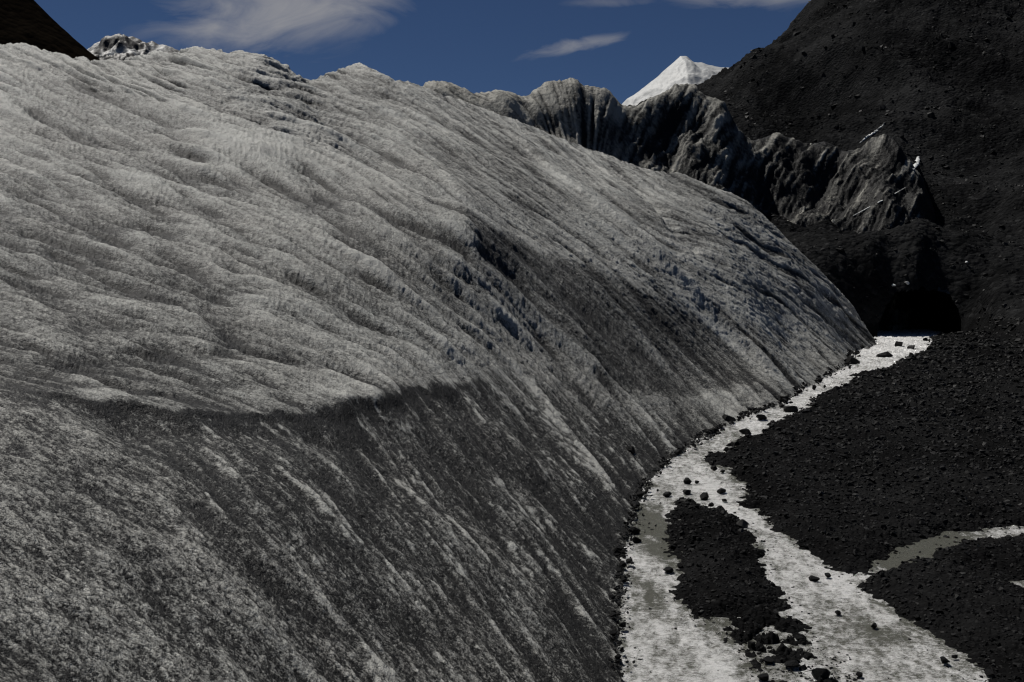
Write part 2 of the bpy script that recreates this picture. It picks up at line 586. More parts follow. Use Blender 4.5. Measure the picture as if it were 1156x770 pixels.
# ------------------------------------------------------------------ water
wU = np.linspace(ray(660, 385)[0], ray(1410, 385)[0], 800)
wV = np.linspace(math.log(17.5), math.log(150), 760)
WU, WV = np.meshgrid(wU, wV)
WY = np.exp(WV)
WX = WU * WY
ws = coarse(water_sdf, WX, WY)
WZ = plane_z(WY) - 0.035
rip = fbm(WX / 0.55, WY / 0.30, 4, 0.6, 31)
rapid = np.clip(0.35 + 0.65 * sstep(60, 110, WY) + 0.5 * sstep(0.0, 0.6, fbm(WX / 2.2, WY / 2.2, 2, 0.5, 32)), 0, 1)
tx, ty = on_floor(1050, 612)
rapid *= 1 - 0.7 * np.exp(-(((WX - tx) / 4) ** 2 + ((WY - ty) / 4) ** 2))
rip2 = fbm(WX / 0.16, WY / 0.11, 2, 0.6, 37)
WZ += (0.042 * rapid * rip + 0.012 * rip2 * (0.3 + rapid)) * np.clip(WY / 40, 0.6, 3)
foam = 0.60 + 0.22 * fbm(WX / 1.3, WY / 3.4, 5, 0.65, 33) + 0.20 * fbm(WX / .16, WY / .28, 3, 0.7, 36)
for (cx_, cy_, a_, b_, s_) in [(742, 592, 26, 26, .62), (732, 668, 14, 22, .45), (755, 615, 14, 12, .3), (760, 735, 22, 16, .3), (1045, 615, 60, 16, 1.0), (1020, 640, 40, 14, .6), (1000, 715, 30, 14, .28), (730, 548, 18, 5, .3), (1150, 656, 30, 8, .3)]:
    x0, y0 = on_floor(cx_, cy_)
    dpx = y0 / F
    dpy = on_floor(cx_, cy_ - 10)[1] / 10 - y0 / 10
    q = ((WX - x0) / (a_ * dpx)) ** 2 + ((WY - y0) / (b_ * dpy)) ** 2
    foam -= 2.4 * s_ * np.exp(-q ** 1.0) * (0.85 + 0.4 * fbm(WX / .5, WY / 1.2, 3, 0.5, 34))
foam += 0.25 * sstep(70, 120, WY)
foam -= 0.32 * sstep(-0.40, 0.05, ws + 0.3 * fbm(WX / .5, WY / .8, 3, .6, 38)) * np.clip(40 / WY, .3, 1)
keep = cell(ws) < 1.1
tag(mesh_np('stream', np.stack([WX, WY, WZ], -1).reshape(-1, 3), grid_faces(*WX.shape, keep), M_WATER, attrs={'foam': foam.ravel()}), kind='structure')

# ------------------------------------------------------------------ the glacier
gl = []
for (px, py) in toe_px:
    x, y = on_floor(px, py)
    gl.append((px, py, y))
    # goes on down below the gravel
    nx = 1.6
    x2, y2, z2 = x + nx * 1.5 * np.clip(y / 40, 1, 2), y, plane_z(y) - 1.5 * np.clip(y / 40, 1, 2)
    U, S = x2 / y2, (z2 - CAMZ) / y2
    gl.append((578 + F * (U * (cp)), 385 - F * (S * cp + sp) / (cp - S * sp), y2))
gl += [
    # foot left of the frame's bottom edge and the near face
    (0, 770, 6.9), (-150, 770, 5.6), (150, 770, 8.4), (350, 770, 11.2), (520, 770, 14.6), (640, 770, 18.0),
    (0, 600, 9.4), (-150, 600, 8.0), (150, 600, 11.4), (300, 600, 14.0), (430, 600, 17.8), (560, 600, 22.8), (650, 600, 28.0),
    (300, 900, 8.0), (0, 900, 5.3), (560, 900, 12.0), (-200, 900, 4.6), (760, 900, 15.5),
    (0, 500, 12.0), (150, 500, 14.6), (320, 500, 18.4), (450, 500, 23.6), (560, 500, 29.5), (660, 500, 39.0),
    # the lip
    (-150, 425, 12.6), (30, 440, 14.6), (100, 454, 15.4), (200, 465, 17.0), (300, 472, 19.6), (350, 472, 21.2), (420, 455, 25.0), (490, 437, 30.5), (540, 432, 35.0),
    
    # upper ice
    (-150, 380, 15.5), (0, 390, 17.8), (120, 405, 19.8), (250, 415, 22.5), (380, 405, 28.0), (480, 385, 35.0), (580, 375, 45.0), (680, 390, 53.0), (770, 430, 58.5),
    (-150, 280, 23.0), (0, 290, 26.0), (150, 300, 29.5), (300, 300, 34.5), (430, 285, 41.0), (540, 275, 49.0), (640, 290, 62.0), (740, 330, 68.0), (820, 385, 71.0),
    (-150, 180, 34.0), (0, 180, 39.0), (150, 185, 44.5), (300, 190, 51.0), (430, 190, 59.0), (540, 195, 69.0), (640, 215, 77.0), (740, 255, 80.0), (840, 320, 82.0), (890, 380, 85.0),
    (-150, 100, 47.0), (0, 90, 55.0), (130, 95, 63.0), (260, 95, 69.0), (360, 110, 75.0), (450, 120, 82.0), (560, 145, 92.0), (660, 185, 97.0), (760, 220, 99.0), (860, 285, 101.0), (925, 345, 104.0),
    # crest as the photo shows it
    (-150, 28, 58.0), (-60, 47, 62.0), (0, 56, 66.0), (30, 61, 70.0), (60, 67, 73.0), (110, 67, 78.0), (150, 64, 81.0), (200, 59, 84.0), (250, 57, 86.0), (275, 59, 87.0), (310, 68, 89.0), (345, 92, 90.0),
    (378, 79, 95.0), (405, 78, 96.0), (440, 88, 98.0), (480, 103, 101.0), (540, 125, 105.0), (600, 146, 109.0), (650, 165, 112.0), (700, 181, 114.0), (760, 196, 116.0), (810, 214, 117.0), (840, 226, 117.5),
    (880, 263, 118.0), (910, 293, 119.0), (945, 325, 121.0), (966, 350, 123.0),
    # far side, hidden
    (-150, 80, 85.0), (0, 110, 95.0), (130, 120, 110.0), (260, 125, 115.0), (345, 150, 115.0), (440, 150, 122.0), (540, 180, 126.0), (650, 215, 132.0), (760, 250, 134.0), (840, 290, 134.0), (900, 350, 134.0), (945, 390, 135.0), (975, 410, 135.0),
    (-150, 250, 150.0), (0, 280, 160.0), (260, 290, 175.0), (540, 320, 175.0), (760, 360, 170.0), (900, 400, 165.0),
]
gl += [(-700, 900, 3.4), (-700, 770, 4.0), (-1100, 770, 3.0), (-700, 425, 10.0), (-1100, 425, 8.0), (-700, 250, 21.0), (-1100, 250, 17.0), (-700, 100, 38.0), (-1100, 100, 30.0), (-700, -20, 50.0), (-1100, -60, 42.0), (-700, 40, 80.0), (-1100, 20, 75.0), (-700, 250, 150.0), (-1100, 250, 150.0), (0, 1300, 3.2), (560, 1300, 6.0), (-500, 1300, 2.6)]
GLAC = Field(gl, 3e-6)
lU = np.concatenate([np.linspace(ray(-1100, 385)[0], ray(-231, 385)[0], 130), np.linspace(ray(-230, 385)[0], ray(1015, 385)[0], 1300)])
lV = np.log(np.concatenate([np.exp(np.linspace(math.log(2.6), math.log(4.58), 70)), np.exp(np.linspace(math.log(4.6), math.log(60), 700)), np.exp(np.linspace(math.log(60.08), math.log(124), 420)), np.exp(np.linspace(math.log(124.6), math.log(172), 50))]))
LU, LV = np.meshgrid(lU, lV)
LY = np.exp(LV)
LX = LU * LY
LS = blur(coarse(GLAC, LU, LV), 2)
LZ = CAMZ + LS * LY


def hit(px, py):
    """where the line of sight of a photo pixel meets the smooth glacier, in metres (x, y)"""
    U, S = ray(px, py)
    j = int(np.clip(np.searchsorted(lU, U), 0, len(lU) - 1))
    i = int(np.argmax(LS[:, j] > S))
    if LS[:, j].max() <= S:
        i = int(np.argmax(LS[:, j]))
    return lU[j] * LY[i, j], LY[i, j]


def hits(pts):
    return [hit(*p) for p in pts]


# the ice is combed: melt runnels and foliation follow directions read off the place, set as (photo pixel, degrees down to the right)
ANG = [(50, 100, 22), (0, 200, 20), (150, 150, 24), (320, 100, 14), (400, 130, 22), (450, 200, 30), (540, 170, 34), (600, 230, 33), (690, 230, 36), (790, 275, 20), (870, 310, 26), (900, 375, 45),
       (700, 360, 48), (780, 400, 46), (590, 330, 48), (640, 430, 47), (720, 490, 50), (550, 500, 52), (450, 520, 55), (400, 600, 54), (600, 650, 55), (500, 740, 54), (250, 550, 48), (150, 620, 38), (50, 700, 32),
       (50, 490, 14), (150, 430, 12), (300, 420, 18), (50, 330, 16), (250, 330, 22), (400, 380, 24), (480, 330, 40), (420, 270, 28), (250, 230, 22), (100, 260, 20), (-100, 200, 18), (-100, 600, 24), (300, 760, 46), (960, 370, 40)]


def ang_map(U, S):
    num, den = 0, 0
    for (px, py, a) in ANG:
        u0, s0 = ray(px, py)
        w_ = 1 / ((U - u0) ** 2 + (S - s0) ** 2 + 0.002) ** 2
        num = num + w_ * math.radians(a)
        den = den + w_
    return num / den


zs = blur(LZ, 4)
zU = np.gradient(zs, lU, axis=1)
zV = np.gradient(zs, lV, axis=0)
hx = zU / LY
hy = zV / LY - LU * hx
Sg = blur(LS, 2)
S_U = np.gradient(Sg, lU, axis=1)
S_V = np.gradient(Sg, lV, axis=0)
A_ = coarse(ang_map, LU, LS, 4)
vis = np.clip(S_V, 0.012, None)
dU = 1.0 + 0 * LU
dV = np.clip(-(np.tan(A_) + S_U) / vis, -9, 9)
dcol = dU / np.gradient(lU)[None]
drow = dV / np.gradient(lV)[:, None]
ln = np.hypot(dcol, drow) + 1e-9
dcol, drow = (dcol / ln).astype(np.float32), (drow / ln).astype(np.float32)

fl1 = flow_noise(drow, dcol, 1, 22, 1.2, 41)
fl3 = flow_noise(drow, dcol, 2, 26, 1.5, 42)
fl6 = flow_noise(drow, dcol, 5, 32, 2.0, 43)
fl12 = flow_noise(drow, dcol, 11, 28, 3.0, 44)
# even-sized grains on flat and steep ice alike
K3 = (LU, LV, LZ / LY)
fl0 = flow_noise(drow, dcol, 0, 7, 1.0, 40)
grain = norm(vnoise3(*[q * 430 for q in K3], 81) + 0.6 * rng.standard_normal(LX.shape) * 0.5)
mid = norm(vnoise3(*[q * 210 for q in K3], 84))
clump = norm(vnoise3(*[q * 95 for q in K3], 82) + 0.6 * vnoise3(*[q * 190 for q in K3], 83))

# lip: the upper ice overhangs the darker wall below it
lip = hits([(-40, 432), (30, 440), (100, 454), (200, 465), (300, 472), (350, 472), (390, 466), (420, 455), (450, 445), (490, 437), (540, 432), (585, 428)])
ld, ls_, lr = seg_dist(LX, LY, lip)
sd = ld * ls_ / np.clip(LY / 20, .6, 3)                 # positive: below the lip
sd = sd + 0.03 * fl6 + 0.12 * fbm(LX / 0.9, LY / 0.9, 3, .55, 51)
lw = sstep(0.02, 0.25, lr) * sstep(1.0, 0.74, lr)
LZ -= lw * 0.17 * (1 + 0.6 * fbm(LX / 2.2, LY / 2.2, 3, .6, 57)) * np.clip(LY / 20, .6, 2) * sstep(-0.05, 0.75, sd) * sstep(5.0, 0.5, sd)
LZ += lw * 0.10 * np.exp(-(np.clip(-sd, 0, 9) / 0.5) ** 2) * (1 - sstep(-0.05, 0.22, sd)) * (1 + 0.8 * fbm(LX / 1.4, LY / 1.4, 3, .6, 58))
# lower wall zone
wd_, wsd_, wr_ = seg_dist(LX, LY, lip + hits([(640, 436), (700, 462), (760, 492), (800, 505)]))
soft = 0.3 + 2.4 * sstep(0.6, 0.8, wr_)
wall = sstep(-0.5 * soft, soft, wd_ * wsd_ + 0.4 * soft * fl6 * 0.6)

# dark hollow in the middle and two low ribs
hollow = poly_sdf(LX, LY, hits([(518, 238), (585, 268), (640, 296), (700, 325), (752, 345), (800, 368), (838, 402), (850, 425), (800, 440), (740, 432), (690, 430), (640, 382), (590, 325), (550, 280)]))
hol = sstep(0.9, -0.2, hollow + 0.2 * fl6 + 0.2 * fl12)
LZ -= 0.12 * hol
for pts, hgt, wid in [([(540, 120), (600, 170), (660, 220), (715, 262), (760, 305), (800, 345), (850, 395), (880, 425)], 0.45, 1.2),
                      ([(678, 182), (720, 215), (760, 262), (790, 290)], -0.55, 0.7),
                      ([(500, 215), (530, 262), (575, 318), (640, 385), (700, 448)], 0.22, 1.2),
                      ([(345, 100), (380, 150), (440, 190), (520, 238)], -0.3, 2.0)]:
    d_, s_, r_ = seg_dist(LX, LY, hits(pts))
    e = sstep(0, .15, r_) * sstep(1, .85, r_)
    LZ += hgt * e * np.where(s_ > 0, np.exp(-(d_ / (wid * .55)) ** 2), np.exp(-(d_ / (wid * 1.7)) ** 2))

# ablation relief
upper = 1 - wall
relief = upper * (0.0019 * fl12 + 0.0020 * fl6 + 0.0018 * fl3 + 0.0008 * fl1) + wall * (0.0012 * fl6 + 0.0010 * fl3 + 0.0004 * fl1)
crest_d = sstep(55, 95, LY)
relief *= (1 - 0.88 * sstep(36, 66, LY) * sstep(-0.2, 0.0, LU)) * (1 - 0.4 * crest_d) * (0.35 + 0.65 * sstep(0.1, 1.6, ld))
# where the mesh rows are drawn far apart over the little cliff, leave the fine grain to the material
fine = 1 - sstep(1.6, 3.5, blur(np.abs(np.gradient(LZ / LY, axis=0)) * F, 1))
grain, mid, fl0, fl1 = grain * fine, mid * fine, fl0 * fine, fl1 * fine
disp = LY * relief
disp -= upper * LY * 0.0012 * sstep(0.9, 1.7, -(0.72 * fl3 + 0.55 * fl6))
disp += LY * (0.00020 * grain + 0.00018 * mid + 0.00018 * clump + 0.00018 * fl0) * (0.3 + 0.7 * sstep(0, .7, ld)) + LY * 0.00022 * clump * upper * (1 - 0.8 * sstep(36, 58, LY) * sstep(-0.2, -0.02, LU))
LZ += 0.003 * LY * fbm(LX / 5, LY / 5, 4, 0.45, 55) * sstep(14, 40, LY) * upper

# dirt: trails of grit washed down the fall lines, plus painted shade and light
dash = sstep(0.9, 1.7, -(0.72 * fl3 + 0.55 * fl6)) * (0.5 + 0.5 * sstep(-1.2, 0.8, -fl12))  # shade under the ledges painted in, with grit in the hollows
pale = sstep(0.9, 1.9, 0.72 * fl3 + 0.55 * fl6)
dash2 = sstep(0.9, 1.7, -(0.62 * fl1 + 0.62 * fl3))
flank = sstep(45, 72, LY) * sstep(-0.12, 0.06, LU)
dirt_shade = 0.53 - 0.07 * flank + (1 - 0.45 * flank) * (0.28 * dash2 + 0.40 * dash - 0.20 * pale - 0.08 * fl12 - 0.10 * fl6) - 0.13 * fl3 - 0.13 * fl1 - 0.05 * fl0 - 0.04 * clump - 0.05 * mid - 0.10 * grain
dirt_shade += 0.17 * sstep(46, 20, LY) * upper
dirt_shade += 0.10 * fbm(LX / 6, LY / 6, 3, 0.5, 61)
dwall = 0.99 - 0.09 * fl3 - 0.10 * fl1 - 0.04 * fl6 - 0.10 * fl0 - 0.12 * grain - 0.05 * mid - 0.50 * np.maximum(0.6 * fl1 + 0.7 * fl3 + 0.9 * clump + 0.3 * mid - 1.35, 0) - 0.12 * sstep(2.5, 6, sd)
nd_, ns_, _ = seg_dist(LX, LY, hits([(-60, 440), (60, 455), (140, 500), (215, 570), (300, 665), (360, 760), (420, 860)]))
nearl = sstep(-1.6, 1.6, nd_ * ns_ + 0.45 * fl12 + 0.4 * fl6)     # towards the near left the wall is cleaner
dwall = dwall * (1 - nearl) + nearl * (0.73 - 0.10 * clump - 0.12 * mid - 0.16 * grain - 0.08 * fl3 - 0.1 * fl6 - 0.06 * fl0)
dirt_shade = dirt_shade * upper + dwall * wall
dirt_shade += lw * 0.30 * sstep(-0.05, 0.08, sd) * np.exp(-(np.clip(sd, 0, 9) / (0.45 + 0.12 * fl3)) ** 2)  # band below the lip: grit and the overhang's shade painted together
dirt_shade = dirt_shade * (1 - 0.9 * hol) + 0.9 * hol * (0.97 - 0.10 * fl3 - 0.09 * fl1 - 0.10 * grain - 0.06 * fl0 - 0.08 * fl6)  # hollow turned away from the sun, its shade painted into the colour
dirt_shade += lw * 0.5 * np.exp(-((sd - 0.08) / 0.09) ** 2)  # thin shadow line of the lip, painted into the colour
pd_, _, pr_ = seg_dist(LX, LY, hits([(600, 170), (660, 220), (715, 262), (760, 305), (800, 345), (850, 395), (880, 425)]))
dirt_shade -= 0.26 * np.exp(-(pd_ / 1.3) ** 2) * sstep(0, .2, pr_)  # sunlit crest of the rib, painted paler
foot_h = LZ - plane_z(LY)
dirt_shade += 0.2 * sstep(2.2, 0.1, foot_h + 0.6 * fl6 * .5)
nl = np.sqrt(1 + hx * hx + hy * hy)
Vg = np.stack([LX - hx / nl * disp, LY - hy / nl * disp, LZ + disp / nl], -1).reshape(-1, 3)
below = cell(LZ) > plane_z(cell(LY)) - 1.2
tag(mesh_np('glacier', Vg, grid_faces(*LX.shape, below), M_ICE, attrs={'dirt_shade': dirt_shade.ravel()}), kind='structure')

# ------------------------------------------------------------------ dirty ice ridge behind the glacier
ridge_pts = []
crest = [(420, 100, 138), (470, 94, 140), (482, 88, 140), (495, 84, 141), (510, 88, 141), (530, 95, 142), (560, 103, 143), (583, 110, 144), (592, 103, 147), (606, 98, 148), (620, 95, 149), (635, 91, 150), (650, 93, 151), (664, 99, 152), (678, 101, 153), (692, 110, 154),
         (704, 118, 156), (730, 114, 160), (745, 109, 163), (765, 101, 166), (788, 101, 168), (802, 108, 168), (818, 120, 167), (840, 148, 168), (862, 155, 172), (880, 150, 174), (900, 153, 175), (930, 153, 176), (958, 161, 176), (976, 160, 176), (996, 150, 176), (1014, 157, 175), (1024, 176, 174)]
for (x, y, d) in crest:
    ridge_pts += [(x, y, d), (x, y + 26, d + 14)]
    ridge_pts.append((x - 4, y + (40 if x < 830 else 34), d - 5))
for x in (440, 520, 600, 680, 760):
    ridge_pts += [(x, 205, 128), (x, 260, 120), (x, 230, 200)]
ridge_pts += [(830, 235, 150), (900, 240, 157), (960, 236, 159), (1010, 217, 162), (1040, 240, 162), (1046, 218, 168), (1060, 300, 160), (840, 275, 140), (900, 300, 146), (960, 310, 148), (1020, 330, 150), (840, 230, 230), (940, 240, 240), (1030, 240, 235), (1050, 290, 160), (1075, 300, 165), (1080, 290, 215)]
RIDGE = Field(ridge_pts, 1e-6)
rU = np.linspace(ray(430, 385)[0], ray(1076, 385)[0], 800)
rV = np.linspace(math.log(124), math.log(222), 520)
RU, RV = np.meshgrid(rU, rV)
RY = np.exp(RV)
RX = RU * RY
RZ = CAMZ + RIDGE(RU, RV) * RY
zU = np.gradient(RZ, rU, axis=1); zV = np.gradient(RZ, rV, axis=0)
hx = zU / RY; hy = zV / RY - RU * hx
RS = blur((RZ - CAMZ) / RY, 2)
rSU, rSV = np.gradient(RS, rU, axis=1), np.gradient(RS, rV, axis=0)
lean = np.radians(np.interp(rU, [ray(q, 200)[0] for q in (440, 560, 640, 700, 800, 1000)], [28, 35, 75, 118, 122, 125]))[None]
tn = np.tan(lean)
sg = np.where(lean > math.pi / 2, -1.0, 1.0)
dV = np.clip(-(tn + rSU) / np.clip(rSV, 0.05, None), -12, 12)
dcol = sg / (rU[1] - rU[0]) + 0 * RU
drow = sg * dV / (rV[1] - rV[0])
ln = np.hypot(dcol, drow) + 1e-9
dcol, drow = (dcol / ln).astype(np.float32), (drow / ln).astype(np.float32)
q1 = flow_noise(drow, dcol, 1, 20, 1.0, 71)
q4 = flow_noise(drow, dcol, 4, 30, 1.5, 72)
q9 = flow_noise(drow, dcol, 9, 20, 2.0, 73)
lf = 1 - sstep(ray(680, 200)[0], ray(760, 200)[0], RU)
cz = np.interp(RU[0], [ray(c[0], c[1])[0] for c in crest], [CAMZ + ray(c[0], c[1])[1] * c[2] for c in crest])
near_c = 0.6 + 0.4 * sstep(0, 5, cz[None] - RZ)
RZ += -1.7 + near_c * (0.20 * q4 + 0.45 * q9 + 0.10 * q1 + 0.8 * fbm(RX / 6, RY / 6, 6, 0.55, 74) + (0.30 + 0.45 * sstep(ray(680, 200)[0], ray(760, 200)[0], RU)) * ridged(RX / 9, RZ / 9, 5, 0.55, 75))
lefty = sstep(ray(720, 200)[0], ray(640, 200)[0], RU)
dirt_shade = 0.85 - 0.17 * lf - 0.17 * q4 - 0.26 * q1 - 0.06 * q9 - 0.4 * np.maximum(0.7 * q1 + 0.6 * q4 - 1.3, 0)
# sunlit tops of the ice along the crest, painted paler
cz = np.interp(RU[0], [ray(c[0], c[1])[0] for c in crest], [CAMZ + ray(c[0], c[1])[1] * c[2] for c in crest])
topm = sstep(6.0, 0.5, cz[None] - RZ + 1.4 * q9) * sstep(ray(860, 200)[0], ray(800, 200)[0], RU)
dirt_shade -= 0.50 * topm + 0.10 * lefty
dirt_shade += 0.14 * sstep(ray(690, 200)[0], ray(760, 200)[0], RU) + 0.17 * sstep(ray(820, 200)[0], ray(900, 200)[0], RU) - 0.22 * np.maximum(q4 - 1.1, 0)
tag(mesh_np('ice_ridge', np.stack([RX, RY, RZ], -1).reshape(-1, 3), grid_faces(*RX.shape), M_RIDGE, attrs={'dirt_shade': dirt_shade.ravel()}), kind='structure')

# ------------------------------------------------------------------ far mountains


def mountain(name, spine, foot, dist, depth, mat, rough, snow, n=(260, 200), seed=90, kind='structure'):
    """a real massif: skyline (photo pixels) at dist metres, falling away in front and behind over depth metres"""
    sx = np.array([s[0] for s in spine], float)
    sy = np.array([s[1] for s in spine], float)
    cu = np.linspace(sx[0], sx[-1], n[0])
    cy = np.interp(cu, sx, sy)
    U, S = ray(cu, cy)
    zc = CAMZ + S * dist
    zf = CAMZ + ray(cu, np.full_like(cu, foot))[1] * (dist - depth)
    t = np.linspace(-1, 1, n[1])
    X = np.repeat((U * dist)[None], n[1], 0)
    Y = dist + t[:, None] * depth + 0 * X
    Z = zf[None] + (zc - zf)[None] * (1 - np.abs(t[:, None])) ** 0.9
    w = sstep(0.0, 0.15, np.abs(t))[:, None]
    nz = ridged(X / (depth * .35), Y / (depth * .35), 6, 0.55, seed)
    Z = Z + rough * nz * (0.25 + 0.75 * w) * sstep(0, .08, 1 - np.abs(t))[:, None]
    X = X + rough * 0.4 * fbm(Y / (depth * .3), Z / (depth * .3), 4, .5, seed + 3) * w
    d = snow(X, Y, Z, nz, t[:, None] + 0 * X, np.repeat(cu[None], n[1], 0))
    o = mesh_np(name, np.stack([X, Y, Z], -1).reshape(-1, 3), grid_faces(*X.shape), mat, attrs={'dirt_shade': d.ravel()})
    return tag(o, kind=kind)


mountain('snow_peak', [(640, 190), (680, 145), (708, 112), (722, 103), (740, 89), (756, 75), (768, 64), (775, 64), (783, 70), (792, 71), (803, 74), (815, 77), (824, 77), (829, 84), (840, 96), (880, 130), (930, 170)], 210, 1500, 260, M_SNOW, 7.0,
         lambda X, Y, Z, nz, t, c: -0.25 + 0.35 * sstep(783, 830, c + 14 * nz) * sstep(0.03, .2, -t + 0.10 * nz) + 0.7 * sstep(818, 826, c), seed=91)
mountain('snowy_mountain', [(20, 120), (80, 75), (104, 62), (118, 55), (130, 49), (137, 46), (143, 43.5), (150, 43), (158, 46), (164, 50), (172, 46), (180, 50), (188, 50), (196, 53), (206, 57), (240, 80), (300, 120)], 130, 2600, 420, M_SNOW, 26.0,
         lambda X, Y, Z, nz, t, c: 0.86 + 0.75 * fbm(X / 60, Z / 60, 4, .6, 5) + 0.8 * sstep(34, 12, np.abs(c - 152)) * sstep(.3, .1, -t) - 0.9 * sstep(130, 112, c) + 0.2 * nz, seed=95)
mountain('scree_hill', [(-900, -700), (-400, -380), (-200, -205), (-60, -88), (0, -36), (20, -18), (38, 0), (55, 16), (80, 40), (100, 58), (113, 68), (150, 98), (200, 130)], 190, 420, 130, M_HILL, 2.6,
         lambda X, Y, Z, nz, t, c: 0 * X, seed=97)

# ------------------------------------------------------------------ snow patches and ice blocks on the moraine


def rock_proto(n, flat=0.7, detail=False):
    bm = bmesh.new()
    for _ in range(n):
        v = Vector((random.gauss(0, 1), random.gauss(0, 1), random.gauss(0, 1))).normalized() * random.uniform(0.8, 1.05)
        bm.verts.new((v.x * random.uniform(.9, 1.1), v.y * 0.8, v.z * flat))
    r = bmesh.ops.convex_hull(bm, input=bm.verts)
    bmesh.ops.delete(bm, geom=[g for g in r['geom_interior'] if isinstance(g, bmesh.types.BMVert)], context='VERTS')
    if detail:
        bmesh.ops.bevel(bm, geom=list(bm.edges), offset=0.05, segments=1, affect='EDGES')
    bmesh.ops.triangulate(bm, faces=bm.faces)
    bm.verts.ensure_lookup_table()
    for i, v in enumerate(bm.verts): v.index = i
    V = np.array([v.co[:] for v in bm.verts])
    T = np.array([[v.index for v in f.verts] for f in bm.faces])
    bm.free()
    return V, T


SMALL = [rock_proto(random.randint(9, 14), random.uniform(.45, .85)) for _ in range(24)]
BIG = [rock_proto(random.randint(14, 22), random.uniform(.5, .8), True) for _ in range(16)]


def far_hit(px, py):
    """first meeting of a photo pixel's line of sight with the ridge or the slope"""
    U, S = ray(px, py)
    best = None
    for gu, gy, gz in ((rU, RY, RZ), (gU, GY, GZ)):
        if U < gu[0] or U > gu[-1]:
            continue
        j = int(np.argmin(np.abs(gu - U)))
        m = ((gz[:, j] - CAMZ) / gy[:, j] >= S) & (gy[:, j] > 100)
        if m.any():
            i = int(np.argmax(m))
            if best is None or gy[i, j] < best:
                best = gy[i, j]
    if best is None:
        best = 166.0
    return U * best, best, CAMZ + S * best


def lump(name, path, dist, width, hgt, mat, label, cat, seed, group=None):
    """a thin, ragged drift lying along a path of photo pixels at dist metres"""
    P = [np.array(far_hit(px, py)) for (px, py) in path]
    seg0 = np.linspace(0, 1, len(P))
    Vv, Q = [], []
    R_ = random.Random(seed)
    ncs = max(8, int(np.linalg.norm(P[-1] - P[0]) / (width * 0.2)))
    for i in range(ncs):
        f_ = i / (ncs - 1)
        c = np.array([np.interp(f_, seg0, [p[k] for p in P]) for k in range(3)])
        r = width * R_.uniform(0.5, 1.0) * (0.4 + 0.6 * math.sin(math.pi * min(max(f_, .1), .9)))
        Vp, Tp = SMALL[R_.randrange(len(SMALL))]
        Q += (Tp + len(Vv)).tolist()
        Vv += (Vp * np.array([r * 1.3, r * 1.6, r * hgt]) + c + np.array([R_.gauss(0, .12) * width, -0.5 * width + R_.gauss(0, .15) * width, 0.25 * width])).tolist()
    me_ = bpy.data.meshes.new('chunks')
    me_.from_pydata(Vv, [], Q)
    ob_ = bpy.data.objects.new('chunks', me_)
    COL.objects.link(ob_)
    md = ob_.modifiers.new('fuse', 'REMESH')
    md.mode = 'VOXEL'
    md.voxel_size = 0.07
    dg = bpy.context.evaluated_depsgraph_get()
    ev = ob_.evaluated_get(dg)
    em = ev.to_mesh()
    Vv = [v.co[:] for v in em.vertices]
    Q = [tuple(p.vertices) for p in em.polygons]
    Q = [q for q in Q if len(q) == 4]
    ev.to_mesh_clear()
    bpy.data.objects.remove(ob_)
    Vv = np.array(Vv)
    o0 = Vv.mean(0)
    g = rng.random(len(Vv)) * 0.2 - 0.1
    o = mesh_np(name, Vv - o0, np.array(Q), mat, attrs={'dirt_shade': g})
    o.location = o0
    return tag(o, label, cat, group)


# ------------------------------------------------------------------ stones
def rot(n):
    a = rng.random(n) * 2 * np.pi
    b = rng.normal(0, 0.35, n)
    ca, sa, cb, sb = np.cos(a), np.sin(a), np.cos(b), np.sin(b)
    R = np.zeros((n, 3, 3))
    R[:, 0, 0] = ca; R[:, 0, 1] = -sa * cb; R[:, 0, 2] = sa * sb
    R[:, 1, 0] = sa; R[:, 1, 1] = ca * cb; R[:, 1, 2] = -ca * sb
    R[:, 2, 1] = sb; R[:, 2, 2] = cb
    return R


def scatter(name, x, y, z, s, tone, mat):
    n = len(x)
    pick = rng.integers(0, len(SMALL), n)
    Vs, Ts, As, off = [], [], [], 0
    R = rot(n)
    for p, (V, T) in enumerate(SMALL):
        ii = np.where(pick == p)[0]
        if not len(ii): continue
        st = 0.75 + 0.5 * rng.random((len(ii), 3))
        W = np.einsum('nij,nvj->nvi', R[ii], V[None] * st[:, None, :]) * s[ii, None, None]
        W += np.stack([x[ii], y[ii], z[ii]], 1)[:, None]
        Vs.append(W.reshape(-1, 3))
        Ts.append((T[None] + (off + np.arange(len(ii)) * len(V))[:, None, None]).reshape(-1, 3))
        As.append(np.repeat(tone[ii], len(V)))
        off += len(ii) * len(V)
    return mesh_np(name, np.concatenate(Vs), np.concatenate(Ts), mat, smooth=False, attrs={'tone': np.concatenate(As)}, compact=False)


def tones(n):
    t = 0.02 + 0.16 * rng.random(n) ** 2 + 0.8 * np.clip(rng.random(n) - 0.84, 0, 1) / 0.16 * rng.random(n)
    return t


# candidates on the gravel floor, denser and smaller near the eye
N = 60000
u = rng.uniform(ray(690, 385)[0], ray(1330, 385)[0], N)
v = np.log(rng.uniform(0, 1, N) ** 1.0 * 0 + np.exp(rng.uniform(math.log(15.5), math.log(128), N)))
x, y = u * np.exp(v), np.exp(v)
w_ = bil(wsn, u, v); z = bil(GZ, u, v); os_ = bil(on_slope, u, v); lo = bil(low, u, v)
size_px = np.minimum(1.4 + 2.4 * rng.gamma(0.95, 1.05, N), 9.5)
s = size_px * y / F * 0.5 * np.where(lo > 0.3, 0.45, 1.0)
z = np.where(lo > 0.3, np.maximum(z, plane_z(y) - 0.05), z)
ok = (os_ < 0.8) & ((w_ > -0.02) | ((w_ > -0.9) & (rng.random(N) < 0.16 * sstep(-0.9, 0, w_)))) & ((lo < 0.3) | (rng.random(N) < 0.8))
x, y, z, s, size_px, w_, u = [a[ok] for a in (x, y, z, s, size_px, w_, u)]
